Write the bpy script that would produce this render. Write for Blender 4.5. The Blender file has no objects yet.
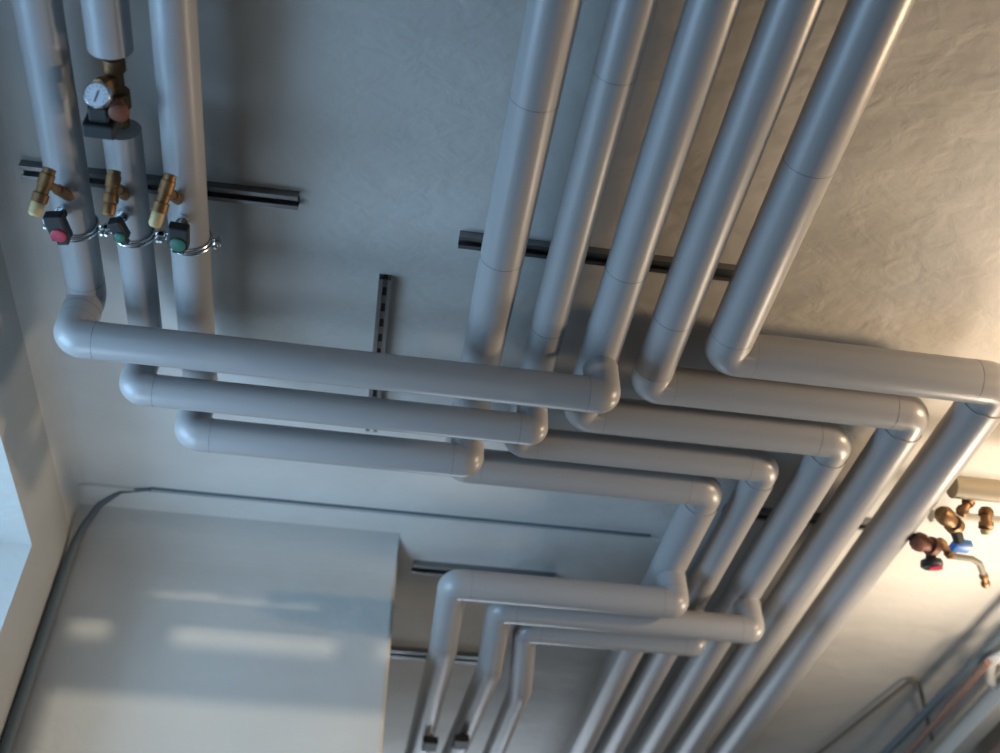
import bpy, bmesh, math, random
from mathutils import Vector, Matrix
random.seed(4)
S = bpy.context.scene
COL = S.collection
D = 0.09            # reference insulation diameter (m)
EYE = 1.5           # camera height above the floor
R = Matrix(((0.9878367197894162, -0.10876371873562075, -0.11112636285996752),
            (-0.15546168202638228, -0.6760776231618714, -0.7202435094336656),
            (0.0032063152082091057, 0.7287588770962542, -0.684762892245332)))
F = 1058.124
CEIL = 20.0         # ceiling height above the camera, in D

def W(x, y, h):     # position in pipe diameters -> metres
    return Vector((x * D, y * D, EYE + h * D))
def px(u, v, h):    # where the line of sight through a photo point meets the level h (in D units)
    r = R @ Vector((u - 500, -(v - 376.5), -F))
    r = r / r.z * h
    return (r.x, r.y, h)
def pw(u, v, h): return W(*px(u, v, h))

# ---------------------------------------------------------------- materials
def mat(name, col, rough=.5, metal=0.0, bump=0.0, bscale=60, var=0.0, vscale=6, spec=.5, col2=None):
    m = bpy.data.materials.new(name); m.use_nodes = True
    nt = m.node_tree; b = nt.nodes['Principled BSDF']
    b.inputs['Base Color'].default_value = (*col, 1)
    b.inputs['Roughness'].default_value = rough
    b.inputs['Metallic'].default_value = metal
    b.inputs['Specular IOR Level'].default_value = spec
    tc = nt.nodes.new('ShaderNodeTexCoord')
    if var or col2:
        n = nt.nodes.new('ShaderNodeTexNoise'); n.inputs['Scale'].default_value = vscale
        n.inputs['Detail'].default_value = 5
        nt.links.new(tc.outputs['Object'], n.inputs['Vector'])
        r = nt.nodes.new('ShaderNodeValToRGB')
        c2 = col2 if col2 else tuple(c * (1 - var) for c in col)
        r.color_ramp.elements[0].position = .35; r.color_ramp.elements[1].position = .65
        r.color_ramp.elements[0].color = (*c2, 1); r.color_ramp.elements[1].color = (*col, 1)
        nt.links.new(n.outputs['Fac'], r.inputs['Fac']); nt.links.new(r.outputs['Color'], b.inputs['Base Color'])
    if bump:
        n2 = nt.nodes.new('ShaderNodeTexNoise'); n2.inputs['Scale'].default_value = bscale
        n2.inputs['Detail'].default_value = 4
        nt.links.new(tc.outputs['Object'], n2.inputs['Vector'])
        bp = nt.nodes.new('ShaderNodeBump'); bp.inputs['Strength'].default_value = bump
        bp.inputs['Distance'].default_value = .01
        nt.links.new(n2.outputs['Fac'], bp.inputs['Height']); nt.links.new(bp.outputs['Normal'], b.inputs['Normal'])
    return m

def plaster(name, c1, c2):
    m = bpy.data.materials.new(name); m.use_nodes = True
    nt = m.node_tree; N = nt.nodes; L = nt.links; b = N['Principled BSDF']
    b.inputs['Roughness'].default_value = .85; b.inputs['Specular IOR Level'].default_value = .2
    tc = N.new('ShaderNodeTexCoord')
    mp = N.new('ShaderNodeMapping'); mp.inputs['Scale'].default_value = (1.0, 1.5, 1); mp.inputs['Rotation'].default_value = (0, 0, .4)
    L.new(tc.outputs['Object'], mp.inputs['Vector'])
    n = N.new('ShaderNodeTexNoise'); n.inputs['Scale'].default_value = 2.3; n.inputs['Detail'].default_value = 6
    L.new(mp.outputs['Vector'], n.inputs['Vector'])
    r = N.new('ShaderNodeValToRGB'); r.color_ramp.elements[0].position = .35; r.color_ramp.elements[1].position = .7
    r.color_ramp.elements[0].color = (*c2, 1); r.color_ramp.elements[1].color = (*c1, 1)
    L.new(n.outputs['Fac'], r.inputs['Fac']); L.new(r.outputs['Color'], b.inputs['Base Color'])
    # trowelled relief: broad waves, smaller lumps, a few sharp drag marks
    def noise(sc, det, dist=0.0):
        q = N.new('ShaderNodeTexNoise'); q.inputs['Scale'].default_value = sc; q.inputs['Detail'].default_value = det
        q.inputs['Distortion'].default_value = dist; L.new(mp.outputs['Vector'], q.inputs['Vector']); return q.outputs['Fac']
    def mul(a, k):
        q = N.new('ShaderNodeMath'); q.operation = 'MULTIPLY'; L.new(a, q.inputs[0]); q.inputs[1].default_value = k; return q.outputs[0]
    def add(a, c):
        q = N.new('ShaderNodeMath'); q.operation = 'ADD'; L.new(a, q.inputs[0]); L.new(c, q.inputs[1]); return q.outputs[0]
    hsum = add(add(mul(noise(4, 3, .2), .9), mul(noise(14, 5, .5), .30)), mul(noise(60, 2), .02))
    bp = N.new('ShaderNodeBump'); bp.inputs['Strength'].default_value = .8; bp.inputs['Distance'].default_value = .014
    L.new(hsum, bp.inputs['Height']); L.new(bp.outputs['Normal'], b.inputs['Normal'])
    return m

M_CEIL = plaster('white_plaster', (.66, .65, .62), (.57, .555, .53))
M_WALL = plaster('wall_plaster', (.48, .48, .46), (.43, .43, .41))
M_PVC = mat('pvc_jacket', (.335, .335, .34), .34, bump=.05, bscale=260, spec=.45)
M_PVC2 = mat('pvc_elbow', (.34, .335, .335), .33, bump=.04, bscale=200, spec=.5)
M_SEAM = mat('seam_dark', (.10, .10, .10), .8)  # dark grey joint lines between jacket pieces
M_ZINC = mat('galvanised_steel', (.20, .21, .22), .42, 1.0, var=.3, vscale=60)
M_SLOT = mat('slot_dark', (.012, .013, .014), .9)
M_CHROME = mat('zinc_bright', (.62, .66, .68), .25, 1.0)
M_BRASS = mat('brass', (.25, .14, .06), .5, .7, var=.35, vscale=50)
M_COPPER = mat('copper_red', (.17, .065, .04), .6, .3)
M_BLACK = mat('black_plastic', (.008, .010, .011), .6)
M_GREEN = mat('green_plastic', (.02, .13, .09), .45)
M_RED = mat('red_plastic', (.38, .02, .05), .45)
M_BLUE = mat('blue_plastic', (.03, .16, .48), .4)
M_CREAM = mat('cream_plastic', (.50, .38, .18), .5)
M_TAN = mat('tan_pipe_wrap', (.30, .26, .19), .6)
M_DIAL = mat('dial_white', (.75, .78, .85), .35)
M_PIPE_SHADE = mat('grey_pipe_and_shade', (.11, .14, .16), .6)  # colours the blue-grey pipe and the dark strips standing in for shade
M_BROWN = mat('brown_paint', (.22, .13, .10), .6)
M_DARKTUBE = mat('dark_tube', (.14, .13, .10), .6)
M_OFFW = mat('off_white_paint', (.62, .60, .55), .6)
M_FLOOR = mat('concrete_floor', (.09, .08, .07), .8, bump=.1, bscale=30, var=.2)
M_FRAME = mat('window_frame_white', (.65, .66, .66), .5)

def glass():
    m = bpy.data.materials.new('window_glass'); m.use_nodes = True
    nt = m.node_tree; N = nt.nodes; N.remove(N['Principled BSDF'])
    t = N.new('ShaderNodeBsdfTransparent'); g = N.new('ShaderNodeBsdfGlossy'); g.inputs['Roughness'].default_value = .02
    mx = N.new('ShaderNodeMixShader'); mx.inputs[0].default_value = .06
    nt.links.new(t.outputs[0], mx.inputs[1]); nt.links.new(g.outputs[0], mx.inputs[2])
    nt.links.new(mx.outputs[0], N['Material Output'].inputs['Surface'])
    return m
M_GLASS = glass()

# ---------------------------------------------------------------- helpers
def link(name, bm, m, parent=None, smooth=True, origin=None):
    bmesh.ops.recalc_face_normals(bm, faces=bm.faces[:])
    if smooth:
        for e in bm.edges:
            if len(e.link_faces) == 2 and e.calc_face_angle(0) > math.radians(40): e.smooth = False
    me = bpy.data.meshes.new(name)
    if origin is not None: bmesh.ops.translate(bm, vec=-Vector(origin), verts=bm.verts[:])
    bm.to_mesh(me); bm.free()
    for f in me.polygons: f.use_smooth = smooth
    ms = m if isinstance(m, (list, tuple)) else [m]
    for q in ms: me.materials.append(q)
    o = bpy.data.objects.new(name, me); COL.objects.link(o)
    if origin is not None: o.location = origin
    if parent is not None:
        o.parent = parent
        o.matrix_parent_inverse = Matrix.Identity(4)
        if parent_world(parent) is not None: o.location = Vector(o.location) - parent_world(parent)
    return o
def parent_world(o):
    v = Vector((0, 0, 0))
    while o is not None: v += o.location; o = o.parent
    return v
def thing(name, label, cat, loc=(0, 0, 0), group=None):
    o = bpy.data.objects.new(name, None); o.empty_display_size = .05; COL.objects.link(o); o.location = loc
    o['label'] = label; o['category'] = cat
    if group: o['group'] = group
    return o
def tag(o, label, cat, group=None):
    o['label'] = label; o['category'] = cat
    if group: o['group'] = group
    return o
def struct(name, bm, m, smooth=False):
    o = link(name, bm, m, smooth=smooth); o['kind'] = 'structure'; return o
def box(bm, a, b):
    a, b = Vector(a), Vector(b)
    v = [bm.verts.new((x, y, z)) for z in (a.z, b.z) for y in (a.y, b.y) for x in (a.x, b.x)]
    for f in ((0, 2, 3, 1), (4, 5, 7, 6), (0, 1, 5, 4), (2, 6, 7, 3), (0, 4, 6, 2), (1, 3, 7, 5)):
        bm.faces.new([v[i] for i in f])
def obox(bm, c, ax, ay, az, bevel=0.0):   # box by centre and half-axis vectors
    c = Vector(c); ax, ay, az = Vector(ax), Vector(ay), Vector(az)
    v = [bm.verts.new(c + ax * i + ay * j + az * k) for k in (-1, 1) for j in (-1, 1) for i in (-1, 1)]
    fs = [bm.faces.new([v[i] for i in f]) for f in ((0, 2, 3, 1), (4, 5, 7, 6), (0, 1, 5, 4), (2, 6, 7, 3), (0, 4, 6, 2), (1, 3, 7, 5))]
    if bevel:
        es = list({e for f in fs for e in f.edges})
        bmesh.ops.bevel(bm, geom=es, offset=bevel, segments=3, profile=.5, affect='EDGES')
def frame_for(t):
    t = t.normalized(); a = Vector((0, 0, 1)) if abs(t.z) < .9 else Vector((0, 1, 0))
    u = t.cross(a).normalized(); return u, t.cross(u).normalized()
def sweep(bm, pts, rad, seg=28, cap=True):
    n = len(pts); rings = []
    t0 = (pts[1] - pts[0]).normalized(); u, w = frame_for(t0); tp = t0
    for i, p in enumerate(pts):
        if i == 0: t = t0
        elif i == n - 1: t = (pts[-1] - pts[-2]).normalized()
        else: t = ((pts[i + 1] - p).normalized() + (p - pts[i - 1]).normalized()).normalized()
        q = tp.rotation_difference(t); u = q @ u; w = q @ w; tp = t
        r = rad[i] if isinstance(rad, (list, tuple)) else rad
        rings.append([bm.verts.new(p + (u * math.cos(2 * math.pi * k / seg) + w * math.sin(2 * math.pi * k / seg)) * r) for k in range(seg)])
    for a, b in zip(rings, rings[1:]):
        for k in range(seg): bm.faces.new((a[k], a[(k + 1) % seg], b[(k + 1) % seg], b[k]))
    if cap:
        bm.faces.new(rings[0][::-1]); bm.faces.new(rings[-1])
def lathe(bm, p0, axis, prof, seg=24):    # prof: (distance along axis, radius)
    axis = Vector(axis).normalized(); p0 = Vector(p0); u, w = frame_for(axis); rings = []
    for s, r in prof:
        rings.append([bm.verts.new(p0 + axis * s + (u * math.cos(2 * math.pi * k / seg) + w * math.sin(2 * math.pi * k / seg)) * max(r, 1e-4)) for k in range(seg)])
    for a, b in zip(rings, rings[1:]):
        for k in range(seg): bm.faces.new((a[k], a[(k + 1) % seg], b[(k + 1) % seg], b[k]))
    bm.faces.new(rings[0][::-1]); bm.faces.new(rings[-1])
def fillet(pts, rad_, n=12):
    """corner points -> alternating list of ('s', pts) and ('e', pts) pieces"""
    pcs = []; cur = pts[0]
    for i in range(1, len(pts) - 1):
        a, b, c = pts[i - 1], pts[i], pts[i + 1]
        rad = rad_[i - 1] if isinstance(rad_, (list, tuple)) else rad_
        d1 = (a - b).normalized(); d2 = (c - b).normalized()
        ang = d1.angle(d2); t = rad / math.tan(ang / 2)
        t = min(t, .49 * (a - b).length if i > 1 else .95 * (a - b).length, .49 * (c - b).length if i < len(pts) - 2 else .95 * (c - b).length)
        s, e = b + d1 * t, b + d2 * t
        bis = (d1 + d2).normalized(); rr = t * math.tan(ang / 2); cen = b + bis * (rr / math.sin(ang / 2))
        v1, v2 = s - cen, e - cen; arc = []
        tot = v1.angle(v2); axis = v1.cross(v2).normalized()
        for k in range(n + 1): arc.append(cen + Matrix.Rotation(tot * k / n, 3, axis) @ v1)
        pcs.append(('s', [cur, s])); pcs.append(('e', arc)); cur = e
    pcs.append(('s', [cur, pts[-1]]))
    return pcs
def elbow_mesh(bm, head, arc, tail, corner, r, seg=48):
    """tight moulded bend: the outside is rounded, the inside closes to a mitre"""
    a0, a1 = arc[0], arc[-1]; t1 = (a0 - head).normalized(); t2 = (tail - a1).normalized()
    nrm = t1.cross(t2).normalized()
    ang = t1.angle(t2); rho = (a0 - corner).length / math.tan(ang / 2)
    n1 = nrm.cross(t1).normalized(); cen = a0 + n1 * rho; bis = (cen - corner).normalized()
    rings = []
    for i, p in enumerate([head] + arc + [tail]):
        if i == 0: n = n1; t = t1
        elif i == len(arc) + 1: n = nrm.cross(t2).normalized()
        else: n = (cen - p).normalized()
        row = []
        for k in range(seg):
            a = 2 * math.pi * k / seg; d, e = r * math.cos(a), r * math.sin(a)
            if 0 < i < len(arc) + 1 and d > rho: v = cen + bis * ((d - rho) / math.cos(ang / 2)) + nrm * e
            else: v = p + n * d + nrm * e
            row.append(bm.verts.new(v))
        rings.append(row)
    for a, b in zip(rings, rings[1:]):
        for k in range(seg): bm.faces.new((a[k], a[(k + 1) % seg], b[(k + 1) % seg], b[k]))
    bm.faces.new(rings[0][::-1]); bm.faces.new(rings[-1])
    bmesh.ops.remove_doubles(bm, verts=bm.verts[:], dist=1e-6)
    bmesh.ops.dissolve_degenerate(bm, edges=bm.edges[:], dist=1e-6)
    for e in bm.edges:
        if len(e.link_faces) == 2 and e.calc_face_angle(0) > math.radians(25): e.smooth = False
def ring(bm, c, t, r, thick):
    u, w = frame_for(t); n = 40; pts = []
    t = t.normalized()
    prof = [(-thick, -thick * .5), (-thick, thick * .5), (thick, thick * .5), (thick, -thick * .5)]
    rs = []
    for k in range(n):
        a = 2 * math.pi * k / n; d = u * math.cos(a) + w * math.sin(a)
        rs.append([bm.verts.new(c + d * (r + q) + t * p) for p, q in prof])
    for k in range(n):
        a, b = rs[k], rs[(k + 1) % n]
        for j in range(4): bm.faces.new((a[j], a[(j + 1) % 4], b[(j + 1) % 4], b[j]))

def make_pipe(label, corners, dia, group=None, seams=(), name='insulated_pipe', last=1.0, brad=.30, sleeves=.3):
    """corners in D units. Straight jackets and moulded elbows are parts; seam lines between them."""
    r = dia * D / 2
    pts = [W(*c) for c in corners]
    root = thing(name, label, 'pipe', tuple(pts[0]), group)
    pcs = fillet(pts, [dia * D * q for q in brad] if isinstance(brad, (list, tuple)) else dia * D * brad)
    # give elbows short straight sleeves
    out = []
    for i, (k, p) in enumerate(pcs):
        if k == 's':
            a, b = p; d = (b - a); ln = d.length; d.normalize()
            sl = min(sleeves * dia * D, ln * .35)
            a2 = a + d * sl if i > 0 else a
            b2 = b - d * sl if i < len(pcs) - 1 else b
            out.append(('s', [a2, b2]))
        else:
            pa, pb = pcs[i - 1][1], pcs[i + 1][1]
            l1 = (pa[1] - pa[0]).length; l2 = (pb[1] - pb[0]).length
            s1 = min(sleeves * dia * D, l1 * .35); s2 = min(sleeves * dia * D, l2 * .35)
            q = [p[0] + (pa[0] - pa[1]).normalized() * s1] + p + [p[-1] + (pb[1] - pb[0]).normalized() * s2]
            out.append(('e', q))
    ei = 1
    for i_, (k, p) in enumerate(out):
        if (p[-1] - p[0]).length < .004: continue
        bm = bmesh.new()
        if k == 's':
            sweep(bm, p, r * (last if i_ == len(out) - 1 else 1), 48); link('straight_section', bm, M_PVC, root, origin=tuple(p[0]))
        else:
            elbow_mesh(bm, p[0], p[1:-1], p[-1], pts[ei], r + .0003); ei += 1; o = link('elbow', bm, M_PVC2, root, origin=tuple(p[0]))
            for c, t in ((p[0], p[1] - p[0]), (p[-1], p[-1] - p[-2])):
                b2 = bmesh.new(); ring(b2, c, t, r + .0001, .0004); link('joint_line', b2, M_SEAM, o, origin=tuple(c))
    for c in seams:
        # seam at a given distance (D) from the start along the first leg index: (leg, dist)
        leg, dist = c; a, b = pts[leg], pts[leg + 1]; t = (b - a).normalized()
        b2 = bmesh.new(); q = a + t * dist * D; ring(b2, q, t, r, .0005); link('joint_line', b2, M_SEAM, root, origin=tuple(q))
    return root

# ---------------------------------------------------------------- five mains
HM = 18.6
XR = [2.44, 3.9, 5.35, 6.85, 8.43]
YJ = [23.3, 22.05, 20.6, 19.2, 17.8]
XB = [9.66, 10.98, 12.5, 14.05, 15.72]
DR = [1.01, .87, 1.0, 1.02, 1.14]
EX = [0, 0, 0, 0, 0]
where = ['leftmost of the five ceiling mains, its first corner furthest from the viewer',
         'thinner second main from the left, feeding the middle left-hand branch',
         'central one of the five ceiling mains, feeding the upper left-hand branch',
         'fourth main from the left, bending right without a left branch',
         'thickest outer main on the right, beside the warm lit ceiling']
for i in range(5):
    make_pipe('white insulated pipe, ' + where[i],
              [(XR[i], 3.0, HM), (XR[i], YJ[i], HM), (XB[i], YJ[i], HM), (XB[i], 54, HM)], DR[i],
              'five insulated mains stepping across the ceiling',
              last=1.07, seams=[[(0, 12.6), (0, 8.4)], [(0, 14.6), (0, 7.6)], [(0, 12.5)], [(0, 13.8)], [(0, 9)]][i])

# ---------------------------------------------------------------- left branches
HL = 17.2
LX = [-7.1, -5.83, -4.6]; LY = [18.37, 19.9, 21.4]; LD = [.88, .79, .87]; RX = [XR[2], XR[1], XR[0]]
lab = ['longest left-hand branch pipe, nearest the viewer, ending in a bright elbow under the central main',
       'middle left-hand branch pipe with white jacket, running under two mains',
       'shortest left-hand branch pipe, furthest back, nearest the front wall']
LTOP = [3.0, 13.45, 3.0]
for i in range(3):
    make_pipe(lab[i], [(RX[i], LY[i], HM - .49), (RX[i], LY[i], HL), (LX[i], LY[i], HL), (LX[i], LY[i], HM), (LX[i], LTOP[i], HM)],
              LD[i], 'three insulated branches turning off to the left', brad=(.14, .32, .32, .3))
make_pipe('short white insulated pipe above the round gauge, next to the left wall', [(-5.85, 3, HM), (-5.85, 11.6, HM)], .86)

# ---------------------------------------------------------------- front branches
MY = [27.3, 28.45, 29.6]; MX = [XB[0], XB[2], XB[1]]; MD = [.92, .88, .8]
ML = [(452, 590), (497, 618), (522, 640)]
mpath = [[(444, 645), (416, 757), (395, 840)], [(490, 668), (452, 757), (425, 830)], [(520, 690), (492, 757), (470, 815)]]
mlab = ['first front branch pipe, nearest the viewer, ending in an elbow beside the leftmost lower main',
        'second front branch pipe, reaching furthest right to a bright elbow',
        'third front branch pipe, furthest back and lowest in the picture']
for i in range(3):
    xl = px(*ML[i], HL)[0]
    q = [px(u, v, 17.0) for u, v in mpath[i]]
    make_pipe(mlab[i], [(MX[i], MY[i], HM - .49), (MX[i], MY[i], HL), (xl, MY[i], HL), q[0], q[1], q[2]],
              MD[i], 'three insulated branches at the front wall', brad=(.14, .25, .3, .3, .3))

# ---------------------------------------------------------------- strut rails
def rail_material():
    m = bpy.data.materials.new('slotted_steel'); m.use_nodes = True
    nt = m.node_tree; N = nt.nodes; L = nt.links; b = N['Principled BSDF']
    b.inputs['Metallic'].default_value = 1; b.inputs['Roughness'].default_value = .42
    tc = N.new('ShaderNodeTexCoord'); sp = N.new('ShaderNodeSeparateXYZ'); L.new(tc.outputs['Object'], sp.inputs[0])
    def mt(op, a, v):
        q = N.new('ShaderNodeMath'); q.operation = op
        L.new(a, q.inputs[0])
        if isinstance(v, (int, float)): q.inputs[1].default_value = v
        elif v is not None: L.new(v, q.inputs[1])
        return q.outputs[0]
    a = mt('LESS_THAN', mt('PINGPONG', sp.outputs[0], .025), .013)
    c = mt('LESS_THAN', mt('ABSOLUTE', sp.outputs[1], 0.0), .0055)
    k = mt('MULTIPLY', a, c)
    mx = N.new('ShaderNodeMix'); mx.data_type = 'RGBA'; L.new(k, mx.inputs['Factor'])
    mx.inputs['A'].default_value = (.27, .28, .29, 1); mx.inputs['B'].default_value = (.012, .012, .012, 1)
    L.new(mx.outputs['Result'], b.inputs['Base Color'])
    L.new(mt('SUBTRACT', mt('MULTIPLY', k, -1.0), -1.0), b.inputs['Metallic'])
    return m
M_RAIL = rail_material()
def rail(label, x0, y0, x1, y1, wd=.034, ht=.02, bolts=()):
    a, b = W(x0, y0, CEIL), W(x1, y1, CEIL)
    if y0 > 27.8: a.z -= .012; b.z -= .012
    t = (b - a).normalized(); ln = (b - a).length
    root = thing('mounting_rail', label, 'rail', tuple(a), 'slotted steel rails on the ceiling')
    root.rotation_euler = (0, 0, math.atan2(t.y, t.x))
    # one continuous C profile swept along local x
    th = .0025; w2 = wd / 2
    prof = [(-w2 + .010, -ht), (-w2, -ht), (-w2, 0), (w2, 0), (w2, -ht), (w2 - .010, -ht), (w2 - .010, -ht + th), (w2 - th, -ht + th), (w2 - th, -th), (-w2 + th, -th), (-w2 + th, -ht + th), (-w2 + .010, -ht + th)]
    bm = bmesh.new()
    v0 = [bm.verts.new((0, p, q)) for p, q in prof]; v1 = [bm.verts.new((ln, p, q)) for p, q in prof]
    n = len(prof)
    for k in range(n): bm.faces.new((v0[k], v0[(k + 1) % n], v1[(k + 1) % n], v1[k]))
    bm.faces.new(v0); bm.faces.new(v1[::-1])
    o = link('channel', bm, M_RAIL, smooth=False); o.parent = root
    for d in bolts:
        bm = bmesh.new(); lathe(bm, (0, 0, .006), (0, 0, -1), [(0, .013), (.005, .013), (.005, .008), (.013, .008), (.014, .004), (.024, .004), (.0245, .002)], 20)
        o = link('bolt', bm, M_CHROME, smooth=False); o.parent = root; o.location = (d * D, 0, -ht)
    return root
rail('dark steel rail above the three left pipes, its end showing right of them', -8.6, 15.85, -2.35, 15.75, bolts=(1.3, 2.6, 4.0))
rail('dark steel rail running behind the five mains near their upper corners', 1.5, 16.3, 8.5, 16.3)
rail('dark slotted rail lying lengthwise over the left-hand branches', -.15, 17.8, -.1, 23.7, wd=.03, bolts=(3.2,))
rail('dark rail at the front branches, just behind the ceiling joint', 1.75, 30.5, 6.6, 30.5, wd=.045, bolts=(1.6, 3.0))
rail('far dark rail crossing behind the descending front branches', 1.0, 36.4, 5.0, 36.4, wd=.045)
rail('steel rail glimpsed between the lower mains right of the corners', 11.2, 25.9, 16.4, 25.9, wd=.036)

# ---------------------------------------------------------------- clamps on the left pipes
def clamp(label, x, y, dia):
    c = W(x, y, HM); r = dia * D / 2 + .003
    root = thing('pipe_clamp', label, 'clamp', tuple(c), 'steel clamps on the left pipes')
    bm = bmesh.new()
    for off in (-.005, .005):
        pts = [c + Vector((math.cos(a) * r, off, math.sin(a) * r)) for a in [math.pi * 2 * k / 40 for k in range(41)]]
        sweep(bm, pts, .003, 8, cap=False)
    link('band', bm, M_CHROME, root, origin=tuple(c))
    for s in (-1, 1):
        q = c + Vector((s * (r + .012), 0, -.004))
        bm = bmesh.new(); obox(bm, q - Vector((s * .004, 0, -.004)), (.012, 0, 0), (0, .009, 0), (0, 0, .0018))
        link('flange', bm, M_CHROME, root, smooth=False, origin=tuple(q))
        bm = bmesh.new(); lathe(bm, q + Vector((0, 0, .02)), (0, 0, -1), [(0, .003), (.018, .003), (.018, .0075), (.024, .0075), (.025, .0035), (.036, .0035)], 6)
        link('bolt', bm, M_CHROME, root, smooth=False, origin=tuple(q))
    return root
clamp('bright steel clamp on the right one of the left pipes, under a green marked handle', LX[2], 16.2, LD[2])
clamp('bright steel clamp around the middle left pipe, below its green handled valve', LX[1], 16.2, LD[1])
clamp('bright steel clamp around the left pipe nearest the wall', LX[0], 16.2, LD[0])

# ---------------------------------------------------------------- drain cocks and handles on the left pipes
def tube_between(bm, a, b, prof, seg=20):
    a, b = Vector(a), Vector(b); L_ = (b - a).length
    lathe(bm, a, b - a, [(s * L_, r) for s, r in prof], seg)
def drain(label, p0, p1, tip, pipe_pt, group='brass drain cocks on the left pipes'):
    a, b = Vector(p0), Vector(p1)
    root = thing('drain_cock', label, 'valve', tuple(a), group)
    bm = bmesh.new(); tube_between(bm, a, a + (b - a) * .72, [(0, .006), (.02, .0115), (.16, .0115), (.18, .0135), (.5, .0135), (.52, .0115), (.72, .0115), (.74, .0145), (.98, .0145), (1, .012)], 12)
    link('body', bm, M_BRASS, root, origin=tuple(a))
    m = a + (b - a) * .72
    bm = bmesh.new(); tube_between(bm, m, b, [(0, .011), (.1, .012), (.85, .0115), (1, .008)], 20)
    link('cap', bm, M_CREAM if tip else M_BRASS, root, origin=tuple(m))
    bm = bmesh.new(); s = a + (b - a) * .3; tube_between(bm, s, Vector(pipe_pt), [(0, .008), (.5, .008), (.5, .011), (1, .011)], 12)
    link('stem', bm, M_BRASS, root, origin=tuple(s))
    return root
H2 = 17.55
drain('brass drain cock with cream cap hanging beside the left wall', pw(50, 168, H2), pw(34, 216, 16.9), True, W(LX[0] + .1, px(50, 185, HM)[1], HM - .3))
drain('brass drain cock on the middle left pipe, ending in a brass ring', pw(115, 170, H2), pw(108, 216, 16.9), False, W(LX[1], px(115, 185, HM)[1], HM - .3))
drain('brass drain cock with pale cream cap on the right one of the left pipes', pw(171, 174, H2), pw(154, 227, 16.9), True, W(LX[2] - .1, px(171, 190, HM)[1], HM - .3))

def handle(label, u, v, w_, l_, rot, col, X):
    c = pw(u, v, 17.6)
    root = thing('valve_handle', label, 'valve', tuple(c), 'black handled valves on the left pipes')
    d = Vector((math.sin(rot), math.cos(rot), 0)); s = Vector((d.y, -d.x, 0)); up = Vector((0, 0, 1))
    bm = bmesh.new()
    obox(bm, c, s * w_ / 2, d * l_ / 2, up * .012, .004)
    obox(bm, c + d * l_ * .5 - up * .004, s * w_ * .3, d * .010, up * .007, .002)
    link('grip', bm, M_BLACK, root, smooth=False, origin=tuple(c))
    bm = bmesh.new(); lathe(bm, c + d * l_ * .22 - up * .011, -up, [(0, w_ * .40), (.004, w_ * .40), (.005, w_ * .34)], 28)
    link('indicator', bm, col, root, origin=tuple(c))
    bm = bmesh.new(); e = W(X, (c.y + .004) / D, HM - .3); tube_between(bm, c - d * l_ * .3, e, [(0, .007), (.5, .007), (.5, .012), (1, .012)], 14)
    link('spindle', bm, M_CHROME, root, origin=tuple(c))
    return root
handle('black valve handle with green indicator on the right one of the left pipes', 179, 236, .038, .052, -.05, M_GREEN, LX[2])
handle('black valve handle with green indicator on the middle left pipe', 119, 229, .026, .044, .35, M_GREEN, LX[1])
handle('black valve handle with red indicator on the left pipe by the wall', 58, 226, .036, .058, .2, M_RED, LX[0])

# gauge assembly in the gap of the middle left pipe
ya, yb = 11.55, 14.3
root = thing('gauge_valve', 'brass valve with round white pressure gauge and black collar on the middle left pipe', 'valve', tuple(W(LX[1], ya, HM)))
bm = bmesh.new()
lathe(bm, W(LX[1], ya - .1, HM), (0, 1, 0), [(0, .013), (.03, .013), (.03, .021), (.055, .021), (.055, .015), (.10, .015), (.10, .023), (.13, .023), (.13, .017), (.17, .017)], 12)
lathe(bm, W(LX[1], ya + .7, HM), (-.35, -.1, -1), [(0, .012), (.03, .012), (.03, .016), (.046, .016), (.046, .010), (.06, .010)], 8)
link('body', bm, M_BRASS, root, origin=tuple(W(LX[1], ya, HM)))
c = pw(101, 119, 17.9)
bm = bmesh.new(); obox(bm, c + Vector((0, .012, 0)), (.028, 0, 0), (0, .014, 0), (0, 0, .026), .005)
obox(bm, c + Vector((0, -.016, .004)), (.017, 0, 0), (0, .016, 0), (0, 0, .02), .004)
link('collar', bm, M_BLACK, root, smooth=False, origin=tuple(c))
c = pw(119, 109, 17.9)
bm = bmesh.new(); lathe(bm, c, (.25, .1, -1), [(-.02, .008), (0, .012), (.002, .017), (.012, .018), (.015, .014)], 24)
link('knob', bm, M_COPPER, root, origin=tuple(c))
c = pw(97, 95, 17.3); n = (Vector((0, 0, EYE)) - c).normalized(); n = (n + Vector((-.25, 0, 0))).normalized()
bm = bmesh.new(); lathe(bm, c - n * .018, n, [(0, .014), (.003, .0215), (.018, .0215), (.020, .0195), (.0185, .0185)], 36)
g = link('gauge', bm, M_CHROME, root, origin=tuple(c))
bm = bmesh.new(); lathe(bm, c + n * .0006, n, [(0, .0188), (.0012, .0188)], 36); link('dial', bm, M_DIAL, g, origin=tuple(c))
u, w = frame_for(n)
vv = Vector((0, 1, 0)); vv = (vv - n * vv.dot(n)).normalized(); hh = n.cross(vv)
bm = bmesh.new()
obox(bm, c + n * .0024 + (vv * .3 - hh * .1) * .006, (vv * .95 - hh * .3) * .010, (hh * .95 + vv * .3) * .0009, n * .0004)
for k in range(11):
    a = math.radians(-130 + 26 * k); dd = vv * -math.cos(a) + hh * math.sin(a)
    obox(bm, c + n * .0019 + dd * .0145, dd * .002, n.cross(dd) * .0004, n * .0002)
link('needle', bm, M_BLACK, g, smooth=False, origin=tuple(c))

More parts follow.
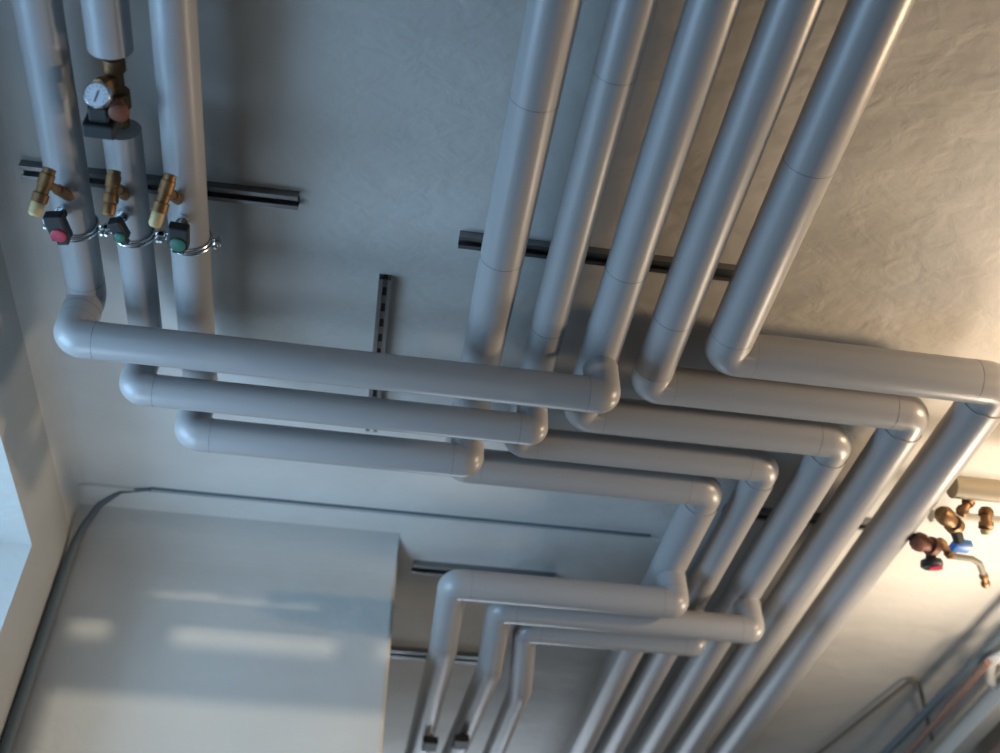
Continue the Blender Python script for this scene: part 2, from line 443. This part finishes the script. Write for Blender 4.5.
# little dark valves where the front branches leave the picture
for k, (u, v) in enumerate([(430, 744), (461, 742)]):
    c = pw(u, v, 16.4)
    root = thing('shutoff_valve', ['dark shutoff valve at the lower edge, left of the front branches', 'dark shutoff valve at the lower edge, between two front branches'][k], 'valve', tuple(c), 'dark valves at the lower edge')
    bm = bmesh.new(); obox(bm, c, (.024, 0, 0), (0, .035, 0), (0, 0, .012), .005); link('grip', bm, M_BLACK, root, smooth=False, origin=tuple(c))
    bm = bmesh.new(); lathe(bm, c + Vector((0, 0, .05)), (0, 0, -1), [(0, .014), (.02, .014), (.02, .01), (.045, .01)], 14); link('spindle', bm, M_BRASS, root, origin=tuple(c))

# ---------------------------------------------------------------- right-hand pipework
def simple_tube(name, label, cat, pts, r, m, group=None, br=.04):
    pcs = fillet([Vector(p) for p in pts], br) if len(pts) > 2 else [('s', [Vector(p) for p in pts])]
    path = []
    for k, p in pcs:
        for q in p:
            if not path or (q - path[-1]).length > 1e-4: path.append(q)
    bm = bmesh.new(); sweep(bm, path, r, 24)
    return tag(link(name, bm, m, origin=tuple(path[0])), label, cat, group)
y1 = px(985, 490, 18.6)[1]
simple_tube('crossing_pipe', 'tan crossing pipe beyond the outer main at the right edge', 'pipe', [W(16.6, y1, 18.6), W(26, y1, 18.6)], .030, M_TAN)
y2 = px(985, 521, 18.9)[1]
simple_tube('crossing_pipe', 'thinner grey crossing pipe carrying the brass valves at the right edge', 'pipe', [W(16.9, y2, 18.9), W(26, y2, 18.9)], .018, M_OFFW)
# brass valve with blue handle
def cyl(root, name, a, b, prof, m, seg=16):
    bm = bmesh.new(); tube_between(bm, a, b, prof, seg); return link(name, bm, m, root, origin=tuple(a))
P = lambda u, v, h=18.0: pw(u, v, h)
T = [(0, .7), (.15, 1), (.35, 1), (.36, .75), (.7, .75), (.71, 1), (.95, 1), (1, .8)]
sc = lambda k: [(a, b * k) for a, b in T]
root = thing('ball_valve', 'brass ball valve with a blue handle at the right edge', 'valve', tuple(P(948, 522)))
cyl(root, 'body', P(941, 512), P(957, 528), sc(.024), M_BRASS); cyl(root, 'outlet', P(960, 514), P(970, 500, 18.4), sc(.016), M_BRASS)
cyl(root, 'stem', P(953, 522), P(959, 541, 17.7), [(0, .016), (1, .014)], M_BLACK)
bm = bmesh.new(); obox(bm, P(961, 546, 17.7), (.026, 0, 0), (0, .018, 0), (0, 0, .012), .006); link('handle', bm, M_BLUE, root, origin=tuple(P(961, 546)))
root = thing('ball_valve', 'copper-toned valve with a dark red handle beside the outer main', 'valve', tuple(P(925, 545)))
cyl(root, 'body', P(914, 540), P(936, 548), sc(.026), M_COPPER); cyl(root, 'outlet', P(938, 540, 18.3), P(952, 556), sc(.015), M_BRASS)
bm = bmesh.new(); lathe(bm, P(931, 560, 17.8), (0, .25, -1), [(-.02, .010), (0, .016), (.002, .028), (.016, .030), (.022, .024)], 24); link('handle', bm, M_BLACK, root, origin=tuple(P(931, 560)))
bm = bmesh.new(); lathe(bm, P(936, 567, 17.55), (0, .25, -1), [(0, .017), (.005, .017)], 24); link('indicator', bm, M_RED, root, origin=tuple(P(936, 567)))
root = thing('drain_outlet', 'short brass drain fitting on the grey crossing pipe at the picture edge', 'valve', tuple(P(988, 520)))
cyl(root, 'body', P(986, 508, 18.4), P(986, 529, 17.8), sc(.019), M_BRASS)
cyl(root, 'cap', P(985, 529, 17.8), P(985, 534, 17.7), [(0, .012), (1, .01)], M_CREAM)
root = thing('drain_elbow', 'bent grey tube with brass end hanging right of the dark red handle', 'pipe', tuple(P(952, 556)))
bm = bmesh.new(); pts = [P(952, 556), P(972, 559), P(979, 563), P(983, 573)]; sweep(bm, pts, .009, 14); link('tube', bm, M_DARKTUBE, root, origin=tuple(pts[0]))
cyl(root, 'outlet', P(983, 573), P(986, 586, 17.8), sc(.012), M_BRASS)

# ---------------------------------------------------------------- lower right: conduit and steelwork along the right wall
simple_tube('bent_conduit', 'thin dark conduit bent sharply like a hook on the far ceiling', 'conduit',
            [pw(760, 800, 19.7), pw(917, 675, 19.7), pw(936, 757, 19.2)], .007, M_DARKTUBE, br=.02)
simple_tube('wall_pipe', 'slim blue-grey pipe running along the right wall under the ceiling', 'pipe', [pw(1045, 590, 18.9), pw(840, 800, 18.9)], .014, M_PIPE_SHADE)
simple_tube('wall_pipe', 'reddish brown pipe below the blue-grey pipe on the right wall', 'pipe', [pw(988, 662, 18.2), pw(880, 786, 18.2)], .011, M_BROWN)
bm = bmesh.new()
a, b = pw(1040, 668, 17.6), pw(930, 782, 17.6); t = (b - a).normalized(); s = Vector((t.y, -t.x, 0)); up = Vector((0, 0, 1)); ln = (b - a).length; mid = (a + b) / 2
obox(bm, mid, t * ln / 2, s * .03, up * .005); obox(bm, mid + up * .04, t * ln / 2, s * .005, up * .04); obox(bm, mid + up * .08, t * ln / 2, s * .03, up * .005)
tag(link('steel_beam', bm, M_OFFW, smooth=False, origin=tuple(a)), 'grey flanged beam running down the lower right corner', 'beam')
bm = bmesh.new(); a, b = pw(1050, 705, 17), pw(965, 790, 17); sweep(bm, [a, b], .03, 24)
tag(link('brown_pipe', bm, M_BROWN, origin=tuple(a)), 'thick dark red-brown pipe in the very corner, below the beam', 'pipe')
bm = bmesh.new(); pts = [pw(1004, 655, 18.4), pw(991, 662, 18.4), pw(989, 678, 18.4), pw(1000, 690, 18.4), pw(1012, 692, 18.4)]
sweep(bm, pts, .016, 16); tag(link('white_elbow', bm, M_FRAME, origin=tuple(pts[0])), 'white curved fitting at the right edge beside the brown pipe', 'fitting')

# ---------------------------------------------------------------- room
XL, XRW, YF = -9.2 * D, 2.3, 30.0 * D
ZC = EYE + CEIL * D
CY = 27.8 * D
# ceiling: two levels with a 14 mm step at the joint
bm = bmesh.new()
box(bm, (XL - .3, -1.6, ZC), (XRW + .3, CY, ZC + .2))
box(bm, (XL - .3, CY, ZC - .012), (10.1 * D, 6.2, ZC + .2)); box(bm, (10.1 * D, CY, ZC), (XRW + .3, 6.2, ZC + .2))
# cove in the left corner
def cove(bm, x, z, r, y0, y1, n=8):
    pr = [(x + r * (1 - math.sin(a)), z - r * (1 - math.cos(a))) for a in [math.pi / 2 * k / n for k in range(n + 1)]]
    pr = [(x, z)] + pr
    v0 = [bm.verts.new((p[0], y0, p[1])) for p in pr]; v1 = [bm.verts.new((p[0], y1, p[1])) for p in pr]
    for k in range(len(pr)): bm.faces.new((v0[k], v0[(k + 1) % len(pr)], v1[(k + 1) % len(pr)], v1[k]))
    bm.faces.new(v0); bm.faces.new(v1[::-1])
cove(bm, XL, ZC, .06, -1.6, YF)
struct('ceiling', bm, M_CEIL)
# left wall with window opening
wy0, wy1, wz0, wz1 = .3, 26.74 * D, 1.75, EYE + 16.92 * D
bm = bmesh.new(); T_ = .32
box(bm, (XL - T_, -1.6, 0), (XL, wy0, ZC)); box(bm, (XL - T_, wy1, 0), (XL, 6.2, ZC))
box(bm, (XL - T_, wy0, 0), (XL, wy1, wz0)); box(bm, (XL - T_, wy0, wz1), (XL, wy1, ZC))
struct('wall_left', bm, M_WALL)
bm = bmesh.new(); xw = XL - T_ + .02
for (a0, a1, b0, b1) in ((wy0, wy1, wz0, wz0 + .05), (wy0, wy1, wz1 - .05, wz1), (wy0, wy0 + .05, wz0 + .05, wz1 - .05), (wy1 - .05, wy1, wz0 + .05, wz1 - .05), ((wy0 + wy1) / 2 - .03, (wy0 + wy1) / 2 + .03, wz0 + .05, wz1 - .05)):
    box(bm, (xw, a0, b0), (xw + .05, a1, b1))
wf = struct('window_1', bm, M_FRAME)
bm = bmesh.new(); box(bm, (xw + .02, wy0 + .05, wz0 + .05), (xw + .026, wy1 - .05, wz1 - .05))
link('pane', bm, M_GLASS, wf, smooth=False)
# front wall, only left of the opening, with a softened right edge
XE = 1.22 * D
bm = bmesh.new(); obox(bm, ((XL + XE) / 2, YF + .15, ZC / 2 - .006), ((XE - XL) / 2, 0, 0), (0, .15, 0), (0, 0, ZC / 2 - .006), .012)
struct('wall_front', bm, M_WALL)
bm = bmesh.new(); r_ = .11; zt = ZC - .012
pr = [(YF, zt)] + [(YF - r_ * (1 - math.sin(a)), zt - r_ * (1 - math.cos(a))) for a in [math.pi / 2 * k / 10 for k in range(11)]]
v0 = [bm.verts.new((XL, p[0], p[1])) for p in pr]; v1 = [bm.verts.new((XE - .005, p[0], p[1])) for p in pr]
for k in range(len(pr)): bm.faces.new((v0[k], v0[(k + 1) % len(pr)], v1[(k + 1) % len(pr)], v1[k]))
bm.faces.new(v0); bm.faces.new(v1[::-1]); struct('trim_3', bm, M_WALL, False)
bm = bmesh.new(); box(bm, (XL - .3, 6.0, 0), (XRW + .3, 6.2, ZC)); struct('wall_far', bm, M_WALL)
# back wall: unseen opening, bars added to cut the sun into stripes
bx0, bx1 = .75, 1.85
bm = bmesh.new()
box(bm, (XL - .3, -1.8, 0), (bx0, -1.6, ZC)); box(bm, (bx1, -1.8, 0), (XRW + .3, -1.6, ZC))
box(bm, (bx0, -1.8, 0), (bx1, -1.6, 1.2)); box(bm, (bx0, -1.8, 3.25), (bx1, -1.6, ZC))
struct('wall_back', bm, M_WALL)
bm = bmesh.new()
box(bm, (bx0, -1.74, 2.85), (bx1, -1.68, 3.005)); box(bm, (bx0, -1.74, 3.06), (bx1, -1.68, 3.15))
box(bm, (bx0 + .15, -1.74, 3.005), (bx0 + .30, -1.68, 3.06)); box(bm, (bx1 - .34, -1.74, 3.005), (bx1 - .24, -1.68, 3.06))
box(bm, (bx0, -1.74, 3.15), (bx0 + .22, -1.68, 3.25)); box(bm, (bx1 - .2, -1.74, 3.15), (bx1, -1.68, 3.25))
wf = struct('sun_gobo', bm, M_FRAME)
bm = bmesh.new(); box(bm, (bx0, -1.715, 1.2), (bx1, -1.71, 3.25)); link('pane', bm, M_GLASS, wf, smooth=False)
bm = bmesh.new(); box(bm, (XL - .3, -1.8, -.1), (XRW + .3, 6.2, 0)); struct('floor', bm, M_FLOOR)
# right wall with a window
ry0, ry1, rz0, rz1 = .2, 3.1, 2.1, 3.1
bm = bmesh.new()
box(bm, (XRW, -1.6, 0), (XRW + .3, ry0, ZC)); box(bm, (XRW, ry1, 0), (XRW + .3, 6.2, ZC))
box(bm, (XRW, ry0, 0), (XRW + .3, ry1, rz0)); box(bm, (XRW, ry0, rz1), (XRW + .3, ry1, ZC))
struct('wall_right', bm, M_WALL)
bm = bmesh.new()
for (a0, a1, b0, b1) in ((ry0, ry1, rz0, rz0 + .05), (ry0, ry1, rz1 - .05, rz1), (ry0, ry0 + .05, rz0 + .05, rz1 - .05), (ry1 - .05, ry1, rz0 + .05, rz1 - .05)):
    box(bm, (XRW + .2, a0, b0), (XRW + .25, a1, b1))
wf = struct('window_2', bm, M_FRAME)
bm = bmesh.new(); box(bm, (XRW + .22, ry0 + .05, rz0 + .05), (XRW + .226, ry1 - .05, rz1 - .05)); link('pane', bm, M_GLASS, wf, smooth=False)
# dark strips standing in for the shadow gap along the ceiling joint and corner
bm = bmesh.new(); sweep(bm, [W(9.3, 27.75, 19.97), W(-6.7, 27.75, 19.97)], .004, 12); o = struct('shade_strip_1', bm, M_PIPE_SHADE, True)
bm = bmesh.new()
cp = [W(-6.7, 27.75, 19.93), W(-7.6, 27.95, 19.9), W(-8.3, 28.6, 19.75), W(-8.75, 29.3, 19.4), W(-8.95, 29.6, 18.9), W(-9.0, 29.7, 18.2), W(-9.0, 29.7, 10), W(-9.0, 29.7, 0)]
sweep(bm, cp, [.005, .007, .009, .011, .012, .014, .015, .015], 16); struct('shade_strip_2', bm, M_PIPE_SHADE, True)

# ---------------------------------------------------------------- light
def area(name, loc, target, sx, sy, power, col):
    l = bpy.data.lights.new(name, 'AREA'); l.shape = 'RECTANGLE'; l.size = sx; l.size_y = sy; l.energy = power; l.color = col
    o = bpy.data.objects.new(name, l); COL.objects.link(o); o.location = loc
    d = Vector(target) - Vector(loc); o.rotation_euler = d.to_track_quat('-Z', 'Y').to_euler(); return o
area('sky_light', (XL - .02, .95, 2.72), (.9, .95, 3.12), .9, .3, 2.2, (.34, .64, 1.0))
o = area('sky_light_low', (XL - .02, 2.0, 2.25), (-.1, 2.15, 3.3), .5, .35, 2.6, (.58, .78, 1.0)); o.data.spread = math.radians(120)
area('open_sky', (XL - 1.1, 1.7, 2.3), (XL, 2.2, 2.8), 1.2, 1.2, 62, (.40, .68, 1.0))
area('far_fill_light', (.5, 4.9, 2.6), (.6, 2.2, 3.3), 1.2, .6, 14, (.74, .86, 1.0))  # added fill lamp inside the far room, brightens rims from the front
area('warm_window_light', (XRW - .06, 1.35, 2.9), (.5, 1.2, 3.2), .12, .1, 25, (1.0, .72, .45))
area('warm_far_light', (2.0, 2.4, 2.68), (1.3, 2.3, 3.3), .25, .25, 14, (1.0, .82, .62))  # added warm lamp hanging free beside the view, no fixture around it
l = bpy.data.lights.new('sun', 'SUN'); l.energy = 1.6; l.angle = .012; l.color = (1.0, .88, .70)
o = bpy.data.objects.new('sun', l); COL.objects.link(o); o.rotation_euler = Vector((-.35, 1, -.016)).to_track_quat('-Z', 'Y').to_euler()
w = bpy.data.worlds.new('sky'); S.world = w; w.use_nodes = True
bg = w.node_tree.nodes['Background']; bg.inputs[0].default_value = (.38, .58, .75, 1); bg.inputs[1].default_value = .5

# ---------------------------------------------------------------- camera
cam = bpy.data.cameras.new('camera'); co = bpy.data.objects.new('camera', cam); COL.objects.link(co)
co.matrix_world = Matrix.Translation((0, 0, EYE)) @ R.to_4x4()
cam.sensor_width = 36; cam.lens = F / 1000 * 36; cam.clip_start = .02
cam.dof.use_dof = True; cam.dof.focus_distance = 2.2; cam.dof.aperture_fstop = 1.8
S.camera = co
S.view_settings.view_transform = 'Standard'; S.view_settings.look = 'None'
S.view_settings.gamma = 1; S.view_settings.use_curve_mapping = False; S.view_settings.exposure = -.2
